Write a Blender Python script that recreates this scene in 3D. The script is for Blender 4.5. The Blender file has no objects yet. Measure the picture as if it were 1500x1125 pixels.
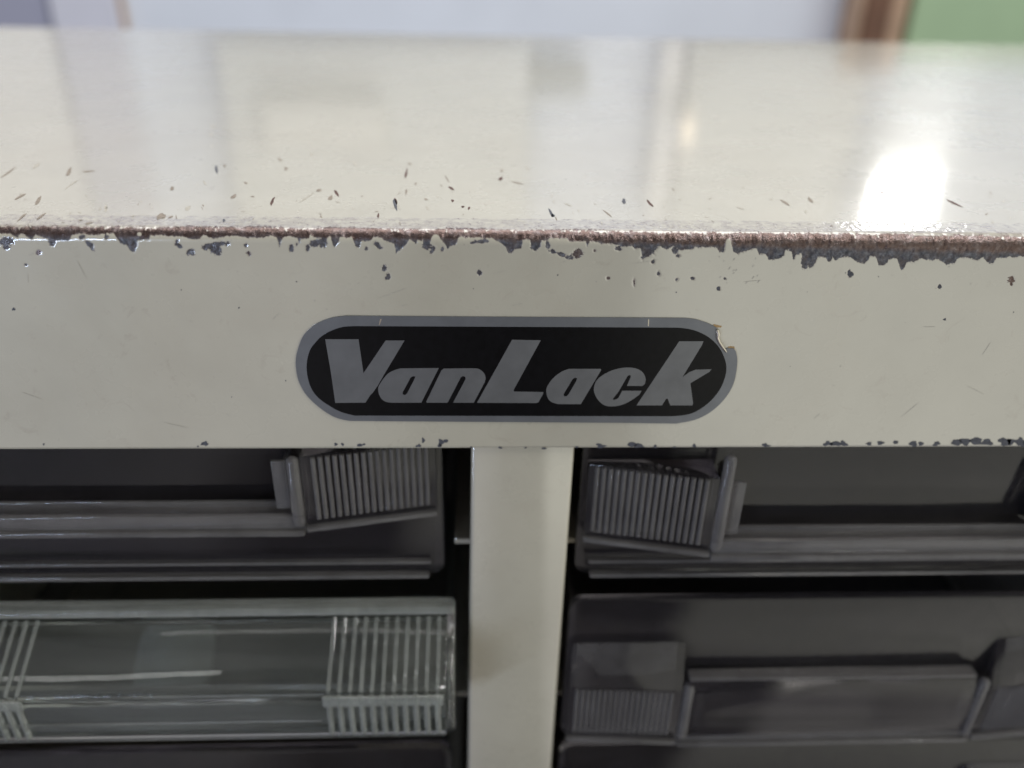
import bpy, bmesh, math, random
import numpy as np
from mathutils import Vector, Matrix
from mathutils.geometry import tessellate_polygon
random.seed(7); RNG=np.random.RandomState(5)
MM=0.001
S=bpy.context.scene; COL=S.collection
# ------------------------------------------------------------------ camera model (mm)
CX,CD,CH,YAW,PIT,ROL=-5.6301,100.2111,32.7233,0.0465,0.4989,0.0228
F=1200.0
f_=np.array([math.sin(YAW)*math.cos(PIT),math.cos(YAW)*math.cos(PIT),-math.sin(PIT)])
r_=np.cross(f_,[0,0,1]); r_/=np.linalg.norm(r_); u_=np.cross(r_,f_)
R_=r_*math.cos(ROL)+u_*math.sin(ROL); U_=-r_*math.sin(ROL)+u_*math.cos(ROL)
CAM=np.array([CX,-CD,CH])
def ray(u,v): return f_*F+R_*(u-750)-U_*(v-562.5)
def at(u,v,Y=0.0):                       # surveyed point -> (x,z) on the vertical plane y=Y
    d=ray(u,v); t=(Y-CAM[1])/d[1]; p=CAM+d*t; return p[0],p[2]
def top(u,v):                            # point on the top sheet z=0 -> (x,y)
    d=ray(u,v); t=-CAM[2]/d[2]; p=CAM+d*t; return p[0],p[1]
def refl(u,v,Y):                         # what a mirror on the top sheet shows there, on plane y=Y
    d=ray(u,v); t=-CAM[2]/d[2]; p=CAM+d*t; d=d*np.array([1,1,-1]); t=(Y-p[1])/d[1]; p=p+d*t; return p[0],p[2]
def projv(P):
    q=P-CAM; z=q@f_; return 750+F*(q@R_)/z, 562.5-F*(q@U_)/z
H=32.73
# ------------------------------------------------------------------ object helpers
def obj(name,bm,mats,parent=None,smooth=False,loc=None):
    me=bpy.data.meshes.new(name)
    bmesh.ops.scale(bm,vec=(MM,MM,MM),verts=bm.verts)
    if loc is not None: bmesh.ops.translate(bm,vec=-Vector(loc)*MM,verts=bm.verts)
    bm.to_mesh(me); bm.free()
    if not isinstance(mats,(list,tuple)): mats=[mats]
    for m in mats: me.materials.append(m)
    if smooth:
        for p in me.polygons: p.use_smooth=True
        try: me.set_sharp_from_angle(angle=math.radians(35))
        except Exception: pass
    o=bpy.data.objects.new(name,me); COL.objects.link(o)
    if parent:
        o.parent=parent
        b=Vector((0,0,0)); q=parent
        while q: b+=q.location; q=q.parent
        o.location=-b
    if loc is not None: o.location=o.location+Vector(loc)*MM
    return o
def tag(o,label=None,cat=None,group=None,kind=None):
    if label:o['label']=label
    if cat:o['category']=cat
    if group:o['group']=group
    if kind:o['kind']=kind
    return o
def thing(name,label,cat,loc=(0,0,0),group=None):
    o=bpy.data.objects.new(name,None); COL.objects.link(o); o.location=Vector(loc)*MM; o.empty_display_size=.01
    return tag(o,label,cat,group)
def box(bm,x0,x1,y0,y1,z0,z1,bev=0,seg=2):
    r=bmesh.ops.create_cube(bm,size=1)
    vs=r['verts']
    for v in vs:
        v.co=Vector(((x0+x1)/2+v.co.x*(x1-x0),(y0+y1)/2+v.co.y*(y1-y0),(z0+z1)/2+v.co.z*(z1-z0)))
    if bev>0:
        es=list({e for v in vs for e in v.link_edges})
        bmesh.ops.bevel(bm,geom=es,offset=bev,segments=seg,affect='EDGES',profile=.5)
    return bm
def hexa(bm,pts,bev=0,seg=2):            # 8 corners: bottom 4 (ccw), top 4
    vs=[bm.verts.new(p) for p in pts]
    fs=[(3,2,1,0),(4,5,6,7),(0,1,5,4),(1,2,6,5),(2,3,7,6),(3,0,4,7)]
    fc=[bm.faces.new([vs[i] for i in q]) for q in fs]
    bmesh.ops.recalc_face_normals(bm,faces=fc)
    if bev>0:
        es=list({e for v in vs for e in v.link_edges})
        bmesh.ops.bevel(bm,geom=es,offset=bev,segments=seg,affect='EDGES',profile=.5)
    return bm
def prism_yz(bm,prof,x0,x1,bev=0):       # closed profile in (y,z), extruded in x
    a=[bm.verts.new((x0,y,z)) for y,z in prof]; b=[bm.verts.new((x1,y,z)) for y,z in prof]
    n=len(prof); fc=[bm.faces.new(a),bm.faces.new(b[::-1])]
    for i in range(n): fc.append(bm.faces.new((a[i],b[i],b[(i+1)%n],a[(i+1)%n])))
    bmesh.ops.recalc_face_normals(bm,faces=fc)
    if bev>0:
        es=list({e for v in a+b for e in v.link_edges})
        bmesh.ops.bevel(bm,geom=es,offset=bev,segments=2,affect='EDGES',profile=.5)
    return bm
def plate(bm,loops,y0,y1,mat=0):         # flat cut-out in the x-z plane; y0 = front (towards -y)
    tri=tessellate_polygon([[Vector((x,z,0)) for x,z in L] for L in loops])
    flat=[p for L in loops for p in L]
    fr=[bm.verts.new((x,y0,z)) for x,z in flat]
    nf=[]
    for t in tri:
        try: nf.append(bm.faces.new([fr[i] for i in t]))
        except ValueError: pass
    for q in nf:
        q.normal_update()
        if q.normal.y>0: q.normal_flip()
        q.material_index=mat
    k=0
    for L in loops:
        n=len(L); bk=[bm.verts.new((x,y1,z)) for x,z in L]
        area=sum(L[i][0]*L[(i+1)%n][1]-L[(i+1)%n][0]*L[i][1] for i in range(n))
        for i in range(n):
            j=(i+1)%n
            q=bm.faces.new((fr[k+i],fr[k+j],bk[j],bk[i])); q.material_index=mat
        k+=n
    return bm
def catmull(P,n=6,closed=True):
    out=[];m=len(P)
    for i in range(m if closed else m-1):
        p0,p1,p2,p3=[np.array(P[(i+k-1)%m] if closed else P[min(max(i+k-1,0),m-1)],float) for k in range(4)]
        for s in range(n):
            t=s/n
            out.append(tuple(.5*((2*p1)+(-p0+p2)*t+(2*p0-5*p1+4*p2-p3)*t*t+(-p0+3*p1-3*p2+p3)*t**3)))
    if not closed: out.append(tuple(P[-1]))
    return out
# ------------------------------------------------------------------ materials
def mat(name):
    m=bpy.data.materials.new(name); m.use_nodes=True; nt=m.node_tree
    return m,nt,nt.nodes['Principled BSDF'],nt.nodes.new,nt.links.new
def ramp(nt,src,stops):
    r=nt.nodes.new('ShaderNodeValToRGB'); e=r.color_ramp.elements
    while len(e)<len(stops): e.new(.5)
    for i,(p,c) in enumerate(stops):
        e[i].position=p; e[i].color=c if len(c)==4 else (*c,1)
    nt.links.new(src,r.inputs[0]); return r
def noise(nt,scale,detail=4,rough=.55,vec=None,dist=0):
    n=nt.nodes.new('ShaderNodeTexNoise'); n.inputs['Scale'].default_value=scale; n.inputs['Detail'].default_value=detail
    n.inputs['Roughness'].default_value=rough; n.inputs['Distortion'].default_value=dist
    if vec is not None: nt.links.new(vec,n.inputs['Vector'])
    return n
def coords(nt,scale=None):
    t=nt.nodes.new('ShaderNodeTexCoord')
    if scale is None: return t.outputs['Object']
    m=nt.nodes.new('ShaderNodeMapping'); m.inputs['Scale'].default_value=scale; nt.links.new(t.outputs['Object'],m.inputs[0]); return m.outputs[0]
def mixc(nt,fac,a,b):
    m=nt.nodes.new('ShaderNodeMix'); m.data_type='RGBA'
    for s,v in ((0,fac),(6,a),(7,b)):
        if hasattr(v,'is_linked') or isinstance(v,bpy.types.NodeSocket): nt.links.new(v,m.inputs[s])
        else: m.inputs[s].default_value=v if s==0 else (*v,1)
    return m.outputs[2]
PAINT=(0.555,0.522,0.428)
def paint_mat(name,wear):
    m,nt,bs,N,L=mat(name)
    co=coords(nt)
    n1=noise(nt,60,5,.6,co); n2=noise(nt,900,3,.6,co)
    c=ramp(nt,n1.outputs[0],[(.3,tuple(x*.93 for x in PAINT)),(.7,tuple(x*1.04 for x in PAINT))]).outputs[0]
    spk=ramp(nt,n2.outputs[0],[(.68,(0,0,0)),(.80,(1,1,1))]).outputs[0]
    gr=ramp(nt,noise(nt,32,6,.68,co,.6).outputs[0],[(.48,(0,)*3),(.75,(.26,)*3)]).outputs[0]; c=mixc(nt,gr,c,(.43,.37,.28))
    sg=ramp(nt,noise(nt,260,5,.7,co,1.2).outputs[0],[(.60,(0,)*3),(.70,(.22,)*3)]).outputs[0]; c=mixc(nt,sg,c,(.33,.27,.21))
    mm=N('ShaderNodeMath'); mm.operation='MULTIPLY'; mm.inputs[1].default_value=.16; L(spk,mm.inputs[0])
    c=mixc(nt,mm.outputs[0],c,(.30,.26,.2))
    # orange peel and slow waviness of the sprayed sheet
    wav=noise(nt,42,2,.5,coords(nt,(1,.12,1))); pe=noise(nt,700,2,.5,co)
    b1=N('ShaderNodeBump'); b1.inputs['Strength'].default_value=.16; b1.inputs['Distance'].default_value=.0006; L(wav.outputs[0],b1.inputs['Height'])
    b2=N('ShaderNodeBump'); b2.inputs['Strength'].default_value=.12; b2.inputs['Distance'].default_value=.00003; L(pe.outputs[0],b2.inputs['Height']); L(b1.outputs[0],b2.inputs['Normal'])
    ro=ramp(nt,noise(nt,90,4,.6,co).outputs[0],[(.3,(.24,)*3),(.75,(.34,)*3)]).outputs[0]
    bs.inputs['Coat Weight'].default_value=1; bs.inputs['Coat Roughness'].default_value=.085; bs.inputs['Coat IOR'].default_value=1.95; L(b2.outputs[0],bs.inputs['Coat Normal'])
    if not wear:
        L(c,bs.inputs['Base Color']); L(ro,bs.inputs['Roughness']); L(b2.outputs[0],bs.inputs['Normal']); return m
    at_=N('ShaderNodeAttribute'); at_.attribute_name='wear'
    sep=N('ShaderNodeSeparateColor'); L(at_.outputs['Color'],sep.inputs[0])
    fine=noise(nt,2600,4,.7,co,.4)
    a=N('ShaderNodeMath'); a.operation='MULTIPLY_ADD'; a.inputs[1].default_value=.5; L(fine.outputs[0],a.inputs[0]); L(sep.outputs[0],a.inputs[2])
    mk=ramp(nt,a.outputs[0],[(.70,(0,0,0)),(.80,(1,1,1))]).outputs[0]
    # bare steel: brown rust along the ridge, blue-grey primer in the chips
    rust=ramp(nt,noise(nt,800,7,.78,co).outputs[0],[(.25,(.06,.042,.038)),(.45,(.145,.100,.090)),(.58,(.19,.150,.147)),(.74,(.42,.38,.39))]).outputs[0]
    prim=ramp(nt,noise(nt,1400,6,.7,co).outputs[0],[(.32,(.030,.030,.036)),(.5,(.075,.077,.092)),(.68,(.21,.22,.25))]).outputs[0]
    bare=mixc(nt,sep.outputs[1],prim,rust)
    hz=ramp(nt,sep.outputs[0],[(.10,(0,)*3),(.46,(.75,)*3)]).outputs[0]; ch=mixc(nt,hz,c,(.30,.255,.235))
    c2=mixc(nt,mk,ch,bare); L(c2,bs.inputs['Base Color'])
    r2=ramp(nt,noise(nt,1700,5,.7,co).outputs[0],[(.35,(.12,)*3),(.7,(.38,)*3)]).outputs[0]
    mr=mixc(nt,mk,ro,r2); L(mr,bs.inputs['Roughness'])
    mt=N('ShaderNodeMath'); mt.operation='MULTIPLY'; mt.inputs[1].default_value=.8; L(mk,mt.inputs[0])
    mt2=N('ShaderNodeMath'); mt2.operation='MULTIPLY'; L(mt.outputs[0],mt2.inputs[0]); L(sep.outputs[1],mt2.inputs[1]); L(mt2.outputs[0],bs.inputs['Metallic'])
    inv=N('ShaderNodeMath'); inv.operation='SUBTRACT'; inv.inputs[0].default_value=1; L(mk,inv.inputs[1])
    b3=N('ShaderNodeBump'); b3.inputs['Strength'].default_value=.5; b3.inputs['Distance'].default_value=.00012; L(inv.outputs[0],b3.inputs['Height']); L(b2.outputs[0],b3.inputs['Normal'])
    pit=noise(nt,900,6,.72,coords(nt,(.8,1,1)))
    pm=N('ShaderNodeMath'); pm.operation='MULTIPLY'; L(pit.outputs[0],pm.inputs[0]); L(mk,pm.inputs[1])
    b4=N('ShaderNodeBump'); b4.inputs['Strength'].default_value=.9; b4.inputs['Distance'].default_value=.00015; L(pm.outputs[0],b4.inputs['Height']); L(b3.outputs[0],b4.inputs['Normal'])
    L(b4.outputs[0],bs.inputs['Normal']); L(inv.outputs[0],bs.inputs['Coat Weight'])
    return m
M={}
M['paint']=paint_mat('cream_enamel',False); M['worn']=paint_mat('cream_enamel_worn',True)
def simple(name,c,rough=.5,metal=0,nscale=None,var=.15,bump=0,**kw):
    m,nt,bs,N,L=mat(name)
    bs.inputs['Roughness'].default_value=rough; bs.inputs['Metallic'].default_value=metal
    if nscale:
        n=noise(nt,nscale,5,.6,coords(nt))
        r=ramp(nt,n.outputs[0],[(.3,tuple(x*(1-var) for x in c)),(.7,tuple(min(1,x*(1+var)) for x in c))])
        L(r.outputs[0],bs.inputs['Base Color'])
        if bump:
            b=N('ShaderNodeBump'); b.inputs['Strength'].default_value=.6; b.inputs['Distance'].default_value=bump; L(n.outputs[0],b.inputs['Height']); L(b.outputs[0],bs.inputs['Normal'])
    else: bs.inputs['Base Color'].default_value=(*c,1)
    for k,v in kw.items(): bs.inputs[k].default_value=v
    return m
M['chip']=simple('chip_primer',(.075,.078,.095),.55,0,2500,.4,.00005)
M['rustchip']=simple('chip_rust',(.10,.05,.04),.7,0,2500,.5,.00005)
M['scuff']=simple('scuff_brown',(.27,.225,.18),.6,0,2500,.4)
M['faint']=simple('scuff_faint',(.46,.43,.37),.5,0,2500,.25)
M['foil']=simple('foil_silver',(.21,.22,.24),.33,.6,300,.08,.00001)
M['letter']=simple('foil_letter',(.20,.205,.215),.36,.6,300,.10,.00001)
M['black']=simple('gloss_black',(.004,.004,.005),.25,0,900,.3,.000006,**{'Specular IOR Level':.22})
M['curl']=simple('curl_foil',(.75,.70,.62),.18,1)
M['glue']=simple('glue_brown',(.42,.27,.12),.5)
M['dark']=simple('inside_shade',(.06,.06,.058),.6,.2,200,.3)  # cream interior walls coloured dark: the shade inside is painted in
def plastic(name,tint,haze_col,haze,rough,bumpd=0):
    m,nt,bs,N,L=mat(name)
    bs.inputs['Base Color'].default_value=(*tint,1); bs.inputs['Transmission Weight'].default_value=1
    bs.inputs['IOR'].default_value=1.5; bs.inputs['Roughness'].default_value=rough
    co=coords(nt)
    n=noise(nt,180,6,.7,co,.3)
    df=N('ShaderNodeBsdfDiffuse'); df.inputs[0].default_value=(*haze_col,1)
    fr=ramp(nt,n.outputs[0],[(.3,(haze*.6,)*3),(.75,(haze*1.35,)*3)])
    mx=N('ShaderNodeMixShader'); L(fr.outputs[0],mx.inputs[0]); L(bs.outputs[0],mx.inputs[1]); L(df.outputs[0],mx.inputs[2])
    L(mx.outputs[0],nt.nodes['Material Output'].inputs[0])
    w=noise(nt,70,2,.5,co); b=N('ShaderNodeBump'); b.inputs['Strength'].default_value=.25; b.inputs['Distance'].default_value=.00025; L(w.outputs[0],b.inputs['Height']); L(b.outputs[0],bs.inputs['Normal'])
    return m
M['smoke']=plastic('smoky_plastic',(.62,.60,.63),(.078,.073,.082),.17,.06)
M['smokeglint']=plastic('smoky_plastic_highlight',(.72,.70,.71),(.27,.26,.26),.36,.08)  # same smoky plastic, paler haze paints highlights on ribs, rims and lips
M['clear']=plastic('clear_plastic',(.92,.95,.93),(.38,.40,.38),.07,.03)
M['clearglint']=plastic('clear_plastic_highlight',(.93,.97,.95),(.62,.64,.61),.24,.05)  # same clear plastic, whiter haze colour puts highlights on rim and ribs

# ------------------------------------------------------------------ CABINET
cab=thing('parts_cabinet','cream enamelled steel small parts cabinet with a rusted chipped front edge and black silver badge','cabinet',(0,0,-150))
X0,X1,D,RR=-250.0,270.0,236.4,1.8
# wear shapes along the rounded edge, surveyed: (column, lower limit of bare metal)
def T(u0,pts): return [(u0+x/5.0,310+y/5.0) for x,y in pts]
low=[]
low+=T(0,[(0,160),(60,158),(100,182),(130,186),(150,165),(180,165),(200,190),(235,206),(260,168),(300,186),(350,192),(365,238),(385,240),(400,216),(440,212),(500,216),(530,172),(600,160),(700,172),(740,162),(830,160),(860,200),(880,230),(930,245),(950,290),(985,296),(1003,250),(1005,210),(1090,206),(1100,176),(1180,170),(1280,182),(1350,180),(1390,198),(1460,200),(1480,176)])
low+=T(300,[(0,172),(60,198),(110,190),(170,180),(240,180),(320,192),(420,190),(480,175),(520,185),(538,215),(548,258),(562,200),(600,180),(660,185),(680,200),(690,242),(700,200),(760,196),(775,165),(800,186),(850,195),(920,180),(932,230),(950,265),(970,238),(990,190),(1040,190),(1080,182),(1090,225),(1105,262),(1130,265),(1145,216),(1210,215),(1230,186),(1280,186),(1330,220),(1388,236),(1400,305),(1428,280),(1470,246)])
low+=T(600,[(0,202),(45,236),(60,206),(95,215),(100,268),(140,272),(160,190),(180,180),(210,182),(240,216),(262,240),(275,278),(300,252),(340,240),(360,190),(420,190),(560,190),(600,192),(640,216),(700,250),(720,300),(745,310),(770,280),(820,268),(828,205),(885,206),(890,272),(930,286),(955,256),(965,206),(1000,212),(1030,190),(1150,196),(1170,220),(1290,216),(1300,256),(1320,216),(1400,232)])
low+=T(900,[(0,240),(60,256),(130,250),(150,275),(190,262),(215,300),(207,340),(240,336),(290,300),(310,256),(350,262),(380,280),(430,256),(480,280),(540,276),(600,262),(700,262),(750,266),(770,296),(800,300),(816,218),(855,222),(870,292),(900,306),(960,290),(1040,266),(1060,316),(1105,310),(1130,352),(1190,352),(1240,320),(1250,280),(1298,290),(1310,360),(1325,330),(1370,300),(1380,370),(1400,425),(1412,372),(1430,420),(1470,380),(1490,330)])
low+=T(1200,[(0,330),(50,340),(70,370),(85,368),(98,332),(115,360),(150,336),(230,332),(260,360),(330,385),(360,352),(370,326),(420,340),(435,395),(490,385),(510,350),(570,340),(600,430),(625,415),(640,370),(700,370),(740,342),(790,352),(830,360),(870,346),(930,390),(990,380),(1020,340),(1080,336),(1160,360),(1200,332),(1235,375),(1270,385),(1300,340),(1400,336),(1500,330)])
low=sorted(low)
lu=np.array([p[0] for p in low]); lv=np.array([p[1] for p in low])
def E_(u0,cx,cy,rx,ry,an=0,g=0.15): return (u0+cx/5.,310+cy/5.,rx/5.,ry/5.,math.radians(an),g)
chips=[E_(0,50,218,55,32),E_(0,45,262,24,18),E_(0,600,186,22,14,-20),E_(0,780,184,14,15),E_(0,660,245,42,20,48),E_(0,1310,250,30,12,30),E_(0,1395,297,30,22,-15),E_(0,280,300,20,17,-30,.9),E_(0,187,390,10,8),
 E_(0,1295,218,9,16,20),E_(0,380,230,22,20),
 E_(300,90,240,100,20,-8),E_(300,80,275,42,42),E_(300,98,310,18,10),E_(300,10,262,24,18),E_(300,302,245,11,15),E_(300,322,306,20,12,40,.7),E_(300,635,270,15,24),E_(300,674,240,5,10),E_(300,756,262,14,26,20),E_(300,800,238,38,24),E_(300,858,228,40,38),E_(300,1183,272,11,13),E_(300,1268,248,36,15,42),E_(300,1315,417,16,24,15),E_(300,1342,476,16,25,15),
 E_(600,130,250,36,26),E_(600,168,280,14,32,25),E_(600,530,218,52,14,0),E_(600,467,228,20,8),E_(600,240,275,10,18,20),E_(600,395,238,10,10),E_(600,513,447,18,21),E_(600,1355,287,10,9,0,.8),E_(600,1455,488,10,8,0,.8),E_(600,1012,245,16,30,-15),E_(600,1050,292,30,16,25),E_(600,1110,315,36,14,20),E_(600,1170,335,36,14),E_(600,1230,305,38,32,-20,.7),E_(600,920,245,34,40),
 E_(900,30,270,22,18),E_(900,240,230,55,34,0,.7),E_(900,275,260,34,44),E_(900,230,315,34,20,-40),E_(900,208,338,7,14),E_(900,282,368,10,9,0,.7),E_(900,322,453,12,12),E_(900,573,490,14,12),E_(900,455,497,10,8),E_(900,762,565,12,14),E_(900,440,280,22,26,0),E_(900,465,325,16,9),E_(900,145,520,6,20,0,.8),E_(900,1395,365,24,55,8),E_(900,1445,350,20,60,15),E_(900,810,490,8,8),
 E_(1200,225,455,18,26),E_(1200,883,550,10,15),E_(1200,1408,502,28,26,10,1.0),E_(1200,1408,530,12,14,0,1.0)]
# fine smoothed 1-D/2-D value noise
def vnoise(x,y,seed):
    r=np.random.RandomState(seed); g=r.rand(256,256)
    xi=np.floor(x).astype(int); yi=np.floor(y).astype(int); fx=x-xi; fy=y-yi
    fx=fx*fx*(3-2*fx); fy=fy*fy*(3-2*fy)
    a=g[xi%256,yi%256]; b=g[(xi+1)%256,yi%256]; c=g[xi%256,(yi+1)%256]; d=g[(xi+1)%256,(yi+1)%256]
    return (a*(1-fx)+b*fx)*(1-fy)+(c*(1-fx)+d*fx)*fy
def fbm(x,y,seed,o=4):
    s=0;a=1;t=0
    for k in range(o): s=s+a*vnoise(x*2**k+k*17.3,y*2**k+k*9.1,seed+k); t+=a; a*=.55
    return s/t-.5
def wear_at(P):                          # P: (n,3) mm on the sheet -> bare amount, rustiness
    q=P-CAM; z=q@f_; u=750+F*(q@R_)/z; v=562.5-F*(q@U_)/z
    uu=np.clip(np.abs(((u+1500)%3000)-1500) if False else u,-9999,9999)
    um=np.where(uu<0,-uu,uu); um=np.where(um>1500,3000-um,um); um=np.clip(um,0,1500)
    base=np.interp(um,[0,750,1500],[0,4,16])       # the ridge follows the sheet
    L=np.interp(um,lu,lv)
    n=fbm(P[:,0]*1.3,P[:,2]*1.3+P[:,1]*1.3,11); n2=fbm(P[:,0]*4.5,P[:,2]*4.5-P[:,1]*3,31); nl=fbm(P[:,0]*.25,P[:,0]*0+3,71,3)
    lowd=(L-v)+n2*4.0                    # >0 inside
    upv=330.3+base*.95-2.2*nl*3
    sp=P[:,1]                            # distance back from the front, on top
    n9=fbm(P[:,0]*9,P[:,2]*9-P[:,1]*6,231,3); upd=(v-upv)+n2*4+n*5+n9*3
    w=np.minimum(np.clip(.42+(lowd+n9*3.5)*.30,0,1),np.clip(.42+upd*.07,0,1))
    rs=np.clip((v-(L-2))*-.12+.15,0,1)*np.clip(1.0-(v-(345+base))*.11,0,1)
    hz=np.clip(.33+(v-(320+base))*.011+n*.8+n2*.3,0,.44)*(v>312)*(v<340+base)*(P[:,1]>RR*.5); w=np.maximum(w,hz)
    rs=np.clip(.15+1.1*np.clip(((346+base*1.6)-v)/9+.35,0,1)+n*.9,0,1)
    n3=fbm(P[:,0]*2.2,(P[:,1]-P[:,2])*3.2,131); w=w*(1-.75*np.clip((n3-.12+.25*n2)*7,0,1)*np.clip((338+base-v)/5+.5,0,1))
    for (cu,cv,a,b,an,g) in chips:
        du=u-cu; dv=v-cv; c,s=math.cos(an),math.sin(an)
        e=((du*c+dv*s)/(a+.3))**2+((-du*s+dv*c)/(b+.3))**2
        k=np.clip(.5+(.93-np.sqrt(e)+n2*1.0+n*.5+n9*.7)*min(a,b)*.5,0,1)
        rs=np.where((k>w)&(k>.2),g,rs); w=np.maximum(w,k)
    # the light notches where paint survived
    for cu,cv,a,b in ((204,343,3.5,3),(638.5,352,6.5,9),(676,353,5,7),(1067,356,4,7)):
        e=((u-cu)/a)**2+((v-cv)/b)**2
        w=w*np.clip((np.sqrt(e)-1)*3+.5,0,1)
    return w,rs
# dense strip: 2.6 mm of top, the arc, 14 mm of front
prof=[]
for y in np.linspace(5.6,RR,34): prof.append((y,0.0))
for a in np.linspace(0,90,30)[1:]:
    a=math.radians(a); prof.append((RR-RR*math.sin(a),-RR+RR*math.cos(a)))
for z in np.linspace(-RR,-14,112)[1:]: prof.append((0.0,z))
prof=np.array(prof)
xs=np.arange(-86,92.01,.11)
nx,npf=len(xs),len(prof)
Pn=np.zeros((nx*npf,3)); Pn[:,0]=np.repeat(xs,npf); Pn[:,1]=np.tile(prof[:,0],nx); Pn[:,2]=np.tile(prof[:,1],nx)
W,RS=wear_at(Pn)
# rust has eaten the sheet a little: real dents along the ridge
nrm=np.zeros_like(Pn); ar=(Pn[:,1]<RR)&(Pn[:,2]>-RR)
nrm[:,1]=np.where(Pn[:,1]<RR,(Pn[:,1]-RR)/RR,0); nrm[:,2]=np.where(Pn[:,1]>=RR,1,np.clip((Pn[:,2]+RR)/RR,0,1))
ln=np.linalg.norm(nrm,axis=1); nrm/=ln[:,None]
dn=fbm(Pn[:,0]*2.4,(Pn[:,1]-Pn[:,2])*2.4,91)
Pd=Pn-nrm*(W*(.05+.16*np.clip(dn,-.3,.5)))[:,None]
rim=np.zeros(len(Pn),bool)
idx=np.arange(nx*npf).reshape(nx,npf)
keep=np.concatenate([idx[0],idx[-1],idx[:,0],idx[:,-1]]); Pd[keep]=Pn[keep]
# remaining sheet (coarser) in one mesh with the strip
V=[tuple(p) for p in Pd]; FC=[]; FM=[]
a=idx[:-1,:-1].ravel(); b=idx[1:,:-1].ravel(); c=idx[1:,1:].ravel(); d=idx[:-1,1:].ravel()
FC=list(zip(a.tolist(),d.tolist(),c.tolist(),b.tolist())); FM=[0]*len(FC)
att=[(float(w),float(r)) for w,r in zip(W,RS)]
def addv(p,w=(0,0)):
    V.append(p); att.append(w); return len(V)-1
def addq(pts,m=1,w=(0,0)):
    FC.append(tuple(addv(p,w) for p in pts)); FM.append(m)
full=[(D-2,-2.2),(D-.6,-.6),(D-2.2,0),(5.6,0.0)]
# top and front away from the strip
addq([(X0,5.6,0),(X1,5.6,0),(X1,D-1.5,0),(X0,D-1.5,0)])
addq([(X0,D-1.5,0),(X1,D-1.5,0),(X1,D-.4,-.45),(X0,D-.4,-.45)]); addq([(X0,D-.4,-.45),(X1,D-.4,-.45),(X1,D,-1.5),(X0,D,-1.5)])
addq([(X0,D,-1.5),(X1,D,-1.5),(X1,D,-260),(X0,D,-260)])
addq([(X0,0,-14),(X0,0,-H+.5),(X1,0,-H+.5),(X1,0,-14)][::1])
addq([(X0,0,-H+.5),(X0,.15,-H+.15),(X1,.15,-H+.15),(X1,0,-H+.5)]); addq([(X0,.15,-H+.15),(X0,.6,-H),(X1,.6,-H),(X1,.15,-H+.15)])
addq([(X0,.6,-H),(X0,1.4,-H),(X1,1.4,-H),(X1,.6,-H)]); addq([(X0,1.4,-H),(X0,1.4,-1.5),(X1,1.4,-1.5),(X1,1.4,-H)])
addq([(X0,1.4,-1.5),(X0,D-1,-1.5),(X1,D-1,-1.5),(X1,1.4,-1.5)])
sec=[(5.6,0.0)]+[(RR-RR*math.sin(math.radians(t)),-RR+RR*math.cos(math.radians(t))) for t in range(0,91,10)]+[(0,-14)]
for xa,xb in ((X0,xs[0]),(xs[-1],X1)):
    for i in range(len(sec)-1):
        w0=(.9,.8) if 1<=i<10 else (0,0)
        addq([(xa,sec[i][0],sec[i][1]),(xa,sec[i+1][0],sec[i+1][1]),(xb,sec[i+1][0],sec[i+1][1]),(xb,sec[i][0],sec[i][1])],0,w0)
# side walls and jamb returns
for xa,xb in ((X0,X0+1.5),(X1-1.5,X1)):
    addq([(xa,0.2,-1),(xa,D,-1.5),(xa,D,-260),(xa,0.2,-260)]); 
    addq([(xb,1.4,-1.5),(xb,D,-1.5),(xb,D,-260),(xb,1.4,-260)])
for xa,xb in ((X0,-112),(112,X1)):
    addq([(xa,.2,-H),(xa,.2,-260),(xb,.2,-260),(xb,.2,-H)])
addq([(X0,.2,-240),(X0,.2,-260),(X1,.2,-260),(X1,.2,-240)])
addq([(X0,.2,-260),(X0,D,-260),(X1,D,-260),(X1,.2,-260)])
# loose flakes: chips on the front sheet and scuffs on the top (material 2 chip, 3 rust, 4 scuff, 5 faint)
def flake(pts3,m):
    FC.append(tuple(addv(p) for p in pts3)); FM.append(m)
def blob(cu,cv,a,b,an,fn,m,n=14,j=.28):
    ph=RNG.rand(4)*6.28; am=RNG.rand(4)
    P=[]
    for k in range(n):
        t=2*math.pi*k/n
        rr=1+j*(am[0]*math.sin(2*t+ph[0])+am[1]*math.sin(3*t+ph[1])+.8*am[2]*math.sin(5*t+ph[2]))+RNG.uniform(-.12,.12)
        x=a*rr*math.cos(t); y=b*rr*math.sin(t)
        P.append(fn(cu+x*math.cos(an)-y*math.sin(an),cv+x*math.sin(an)+y*math.cos(an)))
    flake(P,m)
def onfront(u,v): x,z=at(u,v,-.03); return (x,-.03,z)
def ontop(u,v): x,y=top(u,v); return (x,y,.02)
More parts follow.
